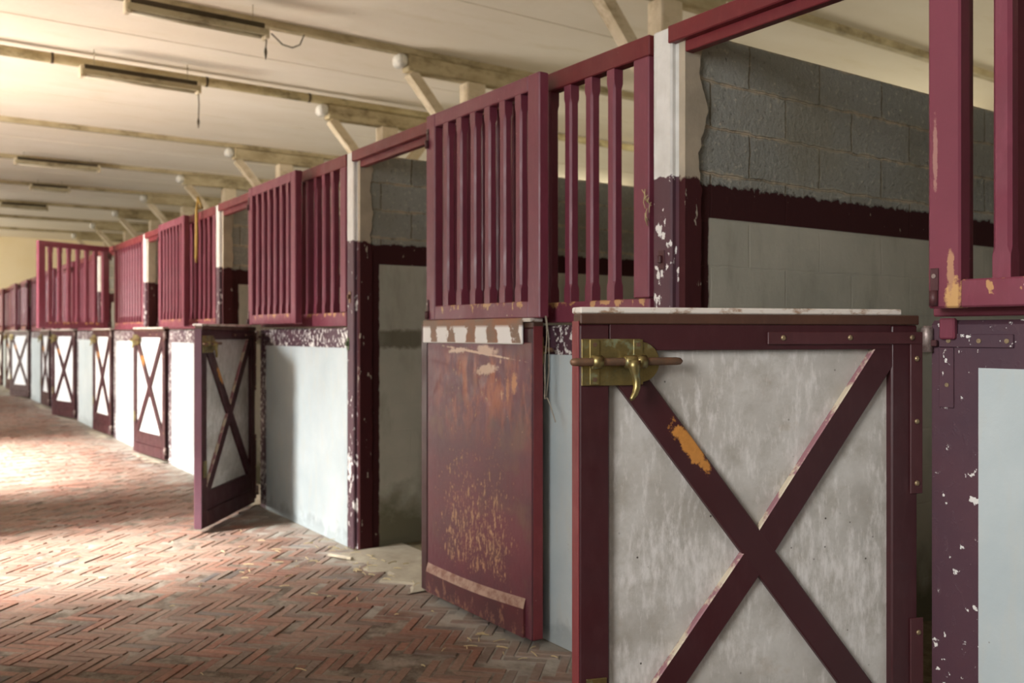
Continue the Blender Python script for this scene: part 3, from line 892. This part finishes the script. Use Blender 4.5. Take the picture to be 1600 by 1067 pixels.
# round pipe under beam B
e = empty('ceiling_pipe', 9.62, 0, 3.964, 0)
MB().tube([(-.09, -4.55, 0), (-.09, -2, 0), (-.09, 0, 0), (-.09, 1.2, 0), (-.09, 2.2, 0), (-.09, 9.4, 0)], .050, 14).build('tube', MT['pipe'], e)
for y in (-2.6, -1.01, .46, 1.60, 3.6):
    MB().tube([(-.09, y - .012, 0), (-.09, y + .012, 0)], .053, 14).build('strap', MT['dark'], e)
tag(e, 'round grimy cream pipe with dark straps running under the ceiling across the aisle', 'pipe')

def lamp(t, y0, y1, z, label, cord=None):
    e = empty('strip_lamp', t, y0, z, 0)
    L = y1 - y0
    MB().box(-.055, .055, 0, L, -.025, .03, .012, 2).build('reflector', MT['lamp'], e)
    MB().box(-.04, .04, .03, L - .03, .031, .075, .004).build('gap_shade', MT['dark'], e)  # dark block stands in for the shaded gap between lamp and beam
    MB().tube([(0, .05, -.036), (0, L - .05, -.036)], .014, 10).build('tube', MT['tube'], e)
    for y in (-.012, L - .03):
        MB().box(-.045, .045, y, y + .042, -.05, .06, .008).build('end_cap', MT['lampend'], e)
    for y in (.12, L - .12):
        MB().tube([(.0, y, .074), (-.0, y, CEIL - z - .002)], .004, 6).build('hanger', MT['lamp'], e)
    if cord:
        MB().tube([(0, L - .01, -.05), (.004, L - .005, -cord * .5), (0, L - .01, -cord)], .006, 6).tube([(0, L - .01, -cord), (0, L - .01, -cord - .035), (0, L - .01, -cord - .1)], [.008, .014, .003], 8).build('pull_cord', MT['dark'], e)
    return tag(e, label, 'strip lamp', 'unlit strip lamps under the ceiling')
MT['lampend'] = timber_mat('yellowed lamp end', (.62, .54, .40), (.5, .42, .28), (.3, .22, .1))
lamp(7.47, -.79, .33, 3.835, 'long dusty strip lamp hanging under the beam in front of the strapped pipe', .12)
lamp(9.50, -.79, .33, 3.815, 'slim pale strip lamp under the strapped pipe with a dangling pull cord', .30)
lamp(15.5, -.75, .43, 3.90, 'dark strip lamp under the second beam past the strapped pipe')
lamp(18.1, -.25, .38, 3.90, 'short dark strip lamp under the third beam past the strapped pipe')
lamp(21.0, -.47, .40, 3.90, 'dark strip lamp under the fourth beam past the strapped pipe')
# cable sagging from the lamp to the beam
mb = MB(); mb.tube([(.13, .37, 3.845), (.10, .42, 3.825), (.04, .50, 3.80), (-.04, .62, 3.815), (-.12, .72, 3.88), (-.17, .78, 3.993)], .006, 6)
o = mb.build('cable', MT['dark']); o.location = (-7.6 * S, 0, 0)
tag(o, 'thin dark cable sagging between the long dusty strip lamp and its beam', 'cable')

# ------------------------------------------------------------------ shell
mb = MB(); wbox(mb, -6, 29.6, -4.95, 9.8, CEIL, CEIL + .2, 0); struct(mb.build('ceiling', MT['ceiling']))
mb = MB(); wbox(mb, 29.4, 29.6, -4.95, 9.8, 0, CEIL + .1, 0); struct(mb.build('wall_far', MT['ochre']))
mb = MB(); wbox(mb, -6.2, -6, -4.95, 9.8, 0, CEIL + .1, 0); struct(mb.build('wall_near', MT['plainwhite']))
mb = MB(); wbox(mb, -.4, 29.4, 2.955, 3.1, 0, 2.385, .004); struct(mb.build('wall_stall_back', MT['stallwall']))
mb = MB(); wbox(mb, -6, 29.4, 9.5, 9.8, 0, 1.9, 0); wbox(mb, -6, 29.4, 9.5, 9.8, 3.5, CEIL + .1, 0)
for a, b in ((-6, 1.0), (3.0, 6.5), (8.5, 13), (15, 20), (22, 29.4)): wbox(mb, a, b, 9.5, 9.8, 1.9, 3.5, 0)
struct(mb.build('wall_back', MT['plainwhite']))
# aisle wall across from the stalls: openings for windows and a gateway
YO = -4.6
OPEN = [(-3.2, -1.6, .0, 3.3), (-.4, 1.2, 1.5, 3.3), (5.35, 6.45, 1.5, 3.5), (8.95, 12.0, .0, 3.5), (15.2, 16.8, 1.5, 3.4), (20.0, 21.6, 1.5, 3.4), (24.2, 27.5, .0, 3.5)]
mb = MB(); cur = -6
for a, b, z0, z1 in OPEN:
    wbox(mb, cur, a, YO - .3, YO, 0, CEIL + .1, 0)
    if z0 > 0: wbox(mb, a, b, YO - .3, YO, 0, z0, 0)
    wbox(mb, a, b, YO - .3, YO, z1, CEIL + .1, 0)
    cur = b
wbox(mb, cur, 29.4, YO - .3, YO, 0, CEIL + .1, 0)
struct(mb.build('wall_opposite', MT['plainwhite']))

# floors
mb = MB(); wbox(mb, -6, 29.4, -10.5, 0.0, -.2, -.0030, 0); struct(mb.build('floor_bed', MT['joint']))
mb = MB(); wbox(mb, -6, 29.4, 0.0, 9.8, -.2, 0, 0); struct(mb.build('floor_stalls', MT['dirt']))

def herringbone():
    w, n = .0545, 4                    # metres, brick on edge
    L = w * n; j = .0045; bv = .004
    c45 = math.cos(PI / 4)
    q = random.Random(11)
    verts, faces, tints = [], [], []
    x0, x1, y0, y1 = -21.5 * S, .5 * S, -4.2 * S, -.005
    tones = [(.255, .110, .072), (.215, .100, .070), (.29, .135, .092), (.18, .090, .065), (.24, .128, .092), (.26, .155, .115), (.14, .095, .08), (.085, .085, .088), (.20, .145, .115)]
    wts = [6, 6, 4, 4, 4, 3, 1.3, .35, 2]
    # lattice cells in rotated frame
    cx, cy = (x0 + x1) / 2, (y0 + y1) / 2
    ext = int(math.hypot(x1 - x0, y1 - y0) / w / 2) + 8
    def to_world(a, b): return (cx + (a - b) * c45, cy + (a + b) * c45)
    done = set()
    for iy in range(-ext, ext):
        yb = iy * w
        # cells whose world y is inside
        for ix in range(-ext, ext):
            m = (ix - iy) % (2 * n)
            if m != 0 and m != n: continue
            if m == 0: a0, a1, b0, b1 = ix * w, ix * w + L, iy * w, iy * w + w
            else: a0, a1, b0, b1 = ix * w, ix * w + w, (iy - n + 1) * w, (iy + 1) * w
            wx, wy = to_world((a0 + a1) / 2, (b0 + b1) / 2)
            if not (x0 < wx < x1 and y0 < wy < y1 - .03): continue
            dz = q.gauss(-.0005, .0022) - (.006 if q.random() < .07 else 0); tx, ty = q.gauss(0, .006), q.gauss(0, .010)
            i0 = len(verts)
            a0 += j / 2 + q.uniform(0, .002); a1 -= j / 2; b0 += j / 2 + q.uniform(0, .002); b1 -= j / 2
            am, bm_ = (a0 + a1) / 2, (b0 + b1) / 2
            for (aa, bb, zz) in ((a0, b0, -.012), (a1, b0, -.012), (a1, b1, -.012), (a0, b1, -.012),
                                 (a0 + bv, b0 + bv, 0), (a1 - bv, b0 + bv, 0), (a1 - bv, b1 - bv, 0), (a0 + bv, b1 - bv, 0)):
                X, Y = to_world(aa, bb)
                z = zz + (dz + (aa - am) * tx + (bb - bm_) * ty if zz == 0 else 0)
                verts.append((X, min(Y, -.002), z))
            for f in ((4, 5, 6, 7), (0, 1, 5, 4), (1, 2, 6, 5), (2, 3, 7, 6), (3, 0, 4, 7)):
                faces.append(tuple(i0 + k for k in f))
            c = q.choices(tones, wts)[0]; g = q.uniform(.68, 1.02)
            tints.append((c[0] * g, c[1] * g, c[2] * g, 1))
    me = bpy.data.meshes.new('floor'); me.from_pydata(verts, [], faces); me.update()
    at = me.color_attributes.new('brick_tint', 'FLOAT_COLOR', 'POINT')
    arr = np.repeat(np.array(tints, dtype=np.float32), 8, axis=0)
    at.data.foreach_set('color', arr.ravel())
    me.materials.append(MT['brick'])
    o = bpy.data.objects.new('floor', me); COL.objects.link(o)
    return struct(o)
herringbone()

# screed sills in the doorways, ragged outer edge
def screed(t0, t1, seed):
    q = random.Random(seed); mb = MB(); bm = mb.bm
    n = 26; f = []; b = []; fb = []
    for i in range(n + 1):
        t = t0 + (t1 - t0) * i / n
        y = -.10 - .05 * math.sin(i * .9 + seed) + q.uniform(-.03, .03)
        f.append(bm.verts.new((-t, y, .006))); fb.append(bm.verts.new((-t, y - .02, -.004))); b.append(bm.verts.new((-t, .30, .012)))
    for i in range(n):
        bm.faces.new((f[i], f[i + 1], b[i + 1], b[i])); bm.faces.new((fb[i], fb[i + 1], f[i + 1], f[i]))
    return struct(mb.build('floor_sill', MT['screed']))
for k in range(NB): screed(JAMB[k] + .02, PIL[k + 1] - PW - RB - .01, k)

# straw and chaff on the bricks
q = random.Random(5); mb = MB()
for i in range(115):
    r = q.random()
    if r < .45: t, y = q.gauss(4.75, .28), q.gauss(-.12, .10)
    elif r < .7: t, y = q.gauss(4.9, .5), q.gauss(-.40, .16)
    elif r < .85: t, y = q.uniform(3, 6), q.uniform(-1.6, -.2)
    else: t, y = q.uniform(2.85, 3.3), q.uniform(-.35, -.1)
    if y > .25: y = .2
    if abs(t - 4.83) < .16 and abs(y + .165) < .12: continue
    a = q.uniform(0, PI); l = q.uniform(.008, .03)
    dx, dy = l * math.cos(a), l * math.sin(a)
    z = .012 if y > -.18 else .008
    mb.tube([(-t - dx, y - dy, z), (-t, y, z + .003), (-t + dx, y + dy, z + .001)], q.uniform(.0016, .003), 4, smooth=False)
tag(mb.build('straw', MT['straw']), 'yellow straw bits scattered on the bricks in front of the open doorway', 'straw', kind='stuff')
o = MB().box(-.085, .085, -.013, .013, 0, .014, .004).build('wood_chip', MT['chipwood'])
o.location = (-4.83 * S, -.165 * S, .012 * S); o.rotation_euler = (0, R(1), R(28))
tag(o, 'pale splinter of wood lying on the bricks at the open doorway', 'wood chip')

# ------------------------------------------------------------------ light
def area(name, t, y, z, sx, sz, power, col, aim, spread=180):
    L = bpy.data.lights.new(name, 'AREA'); L.shape = 'RECTANGLE'; L.size = sx * S; L.size_y = sz * S
    L.energy = power; L.color = col; L.spread = R(spread)
    o = bpy.data.objects.new(name, L); COL.objects.link(o)
    p = Vector((-t * S, y * S, z * S)); o.location = p
    d = Vector((-aim[0] * S, aim[1] * S, aim[2] * S)) - p
    o.rotation_euler = d.to_track_quat('-Z', 'Y').to_euler()
    return o
DAY = (1.0, .985, .96)
YL = YO - .34
area('daylight_near', -2.4, YL, 1.8, 1.5, 2.8, 20, DAY, (-.6, 0, 1.2), 120)
area('daylight_side', .4, YL, 2.4, 1.5, 1.7, 72, DAY, (1.4, 0, 1.2), 100)
area('daylight_window', 6.0, YL, 2.7, 1.0, 1.6, 42, DAY, (5.8, -.6, .2), 46)
area('sky_window', 6.4, -13, 10, 1.5, 1.5, 1150, DAY, (5.7, -1.2, 0), 40)
area('daylight_gateway', 10.5, YL, 1.9, 3.0, 3.2, 46, DAY, (10.3, -.5, .3), 50)
area('sky_gateway', 10.8, -13, 10, 3.0, 2.0, 2500, DAY, (10.4, -1.4, 0), 45)
area('daylight_window', 16.0, YL, 2.5, 1.5, 1.8, 90, DAY, (16.0, 0, .6), 80)
area('daylight_window', 20.8, YL, 2.5, 1.5, 1.8, 90, DAY, (20.8, 0, .6), 90)
area('daylight_gateway', 25.8, YL, 1.9, 3.0, 3.2, 340, (1, .93, .78), (26.5, 0, 1.6), 140)
# sunlit yard outside throws light up through the openings onto the ceiling
WARM = (1, .93, .84)
for t, p, sx in ((-2.2, 120, 2.5), (.4, 560, 2.5), (6.0, 1500, 3.), (10.5, 2700, 4.5), (16, 700, 3), (20.8, 600, 3)):
    area('yard_bounce', t, -7.4, .12, sx, 2.6, p, WARM, (t - .3, -1.0, 4.0), 170)
for t in (2.0, 7.5, 14, 21):
    area('back_window', t, 9.9, 2.7, 2.0, 1.5, 150, (1, .90, .64), (t, 6.0, 3.9), 150)

w = bpy.data.worlds.new('World'); sc.world = w; w.use_nodes = True
nt = w.node_tree; bg = nt.nodes['Background']
sky = nt.nodes.new('ShaderNodeTexSky'); sky.sky_type = 'NISHITA'; sky.sun_disc = False; sky.sun_elevation = R(48); sky.sun_rotation = R(200)
nt.links.new(sky.outputs[0], bg.inputs[0]); bg.inputs[1].default_value = .06

# ------------------------------------------------------------------ camera
cam = bpy.data.cameras.new('camera'); co = bpy.data.objects.new('camera', cam); COL.objects.link(co)
f = 1410.; vx = -170.; hy = 521.
yaw = math.atan((800 - vx) / f)
cam.sensor_width = 36; cam.lens = f / 1600 * 36
co.location = (0, -2.29 * S, 1.3 * S)
view = Vector((-math.cos(yaw), math.sin(yaw), 0))
co.rotation_euler = view.to_track_quat('-Z', 'Y').to_euler()
cam.shift_y = -(533.5 - hy) / 1600
cam.clip_start = .05; cam.clip_end = 200
cam.dof.use_dof = True; cam.dof.focus_distance = 2.9; cam.dof.aperture_fstop = 2.9
sc.camera = co

sc.view_settings.view_transform = 'Standard'; sc.view_settings.look = 'None'
sc.view_settings.exposure = 0.22; sc.view_settings.gamma = 1; sc.view_settings.use_curve_mapping = False
sc.cycles.use_denoising = True
sc.cycles.max_bounces = 8; sc.cycles.diffuse_bounces = 5
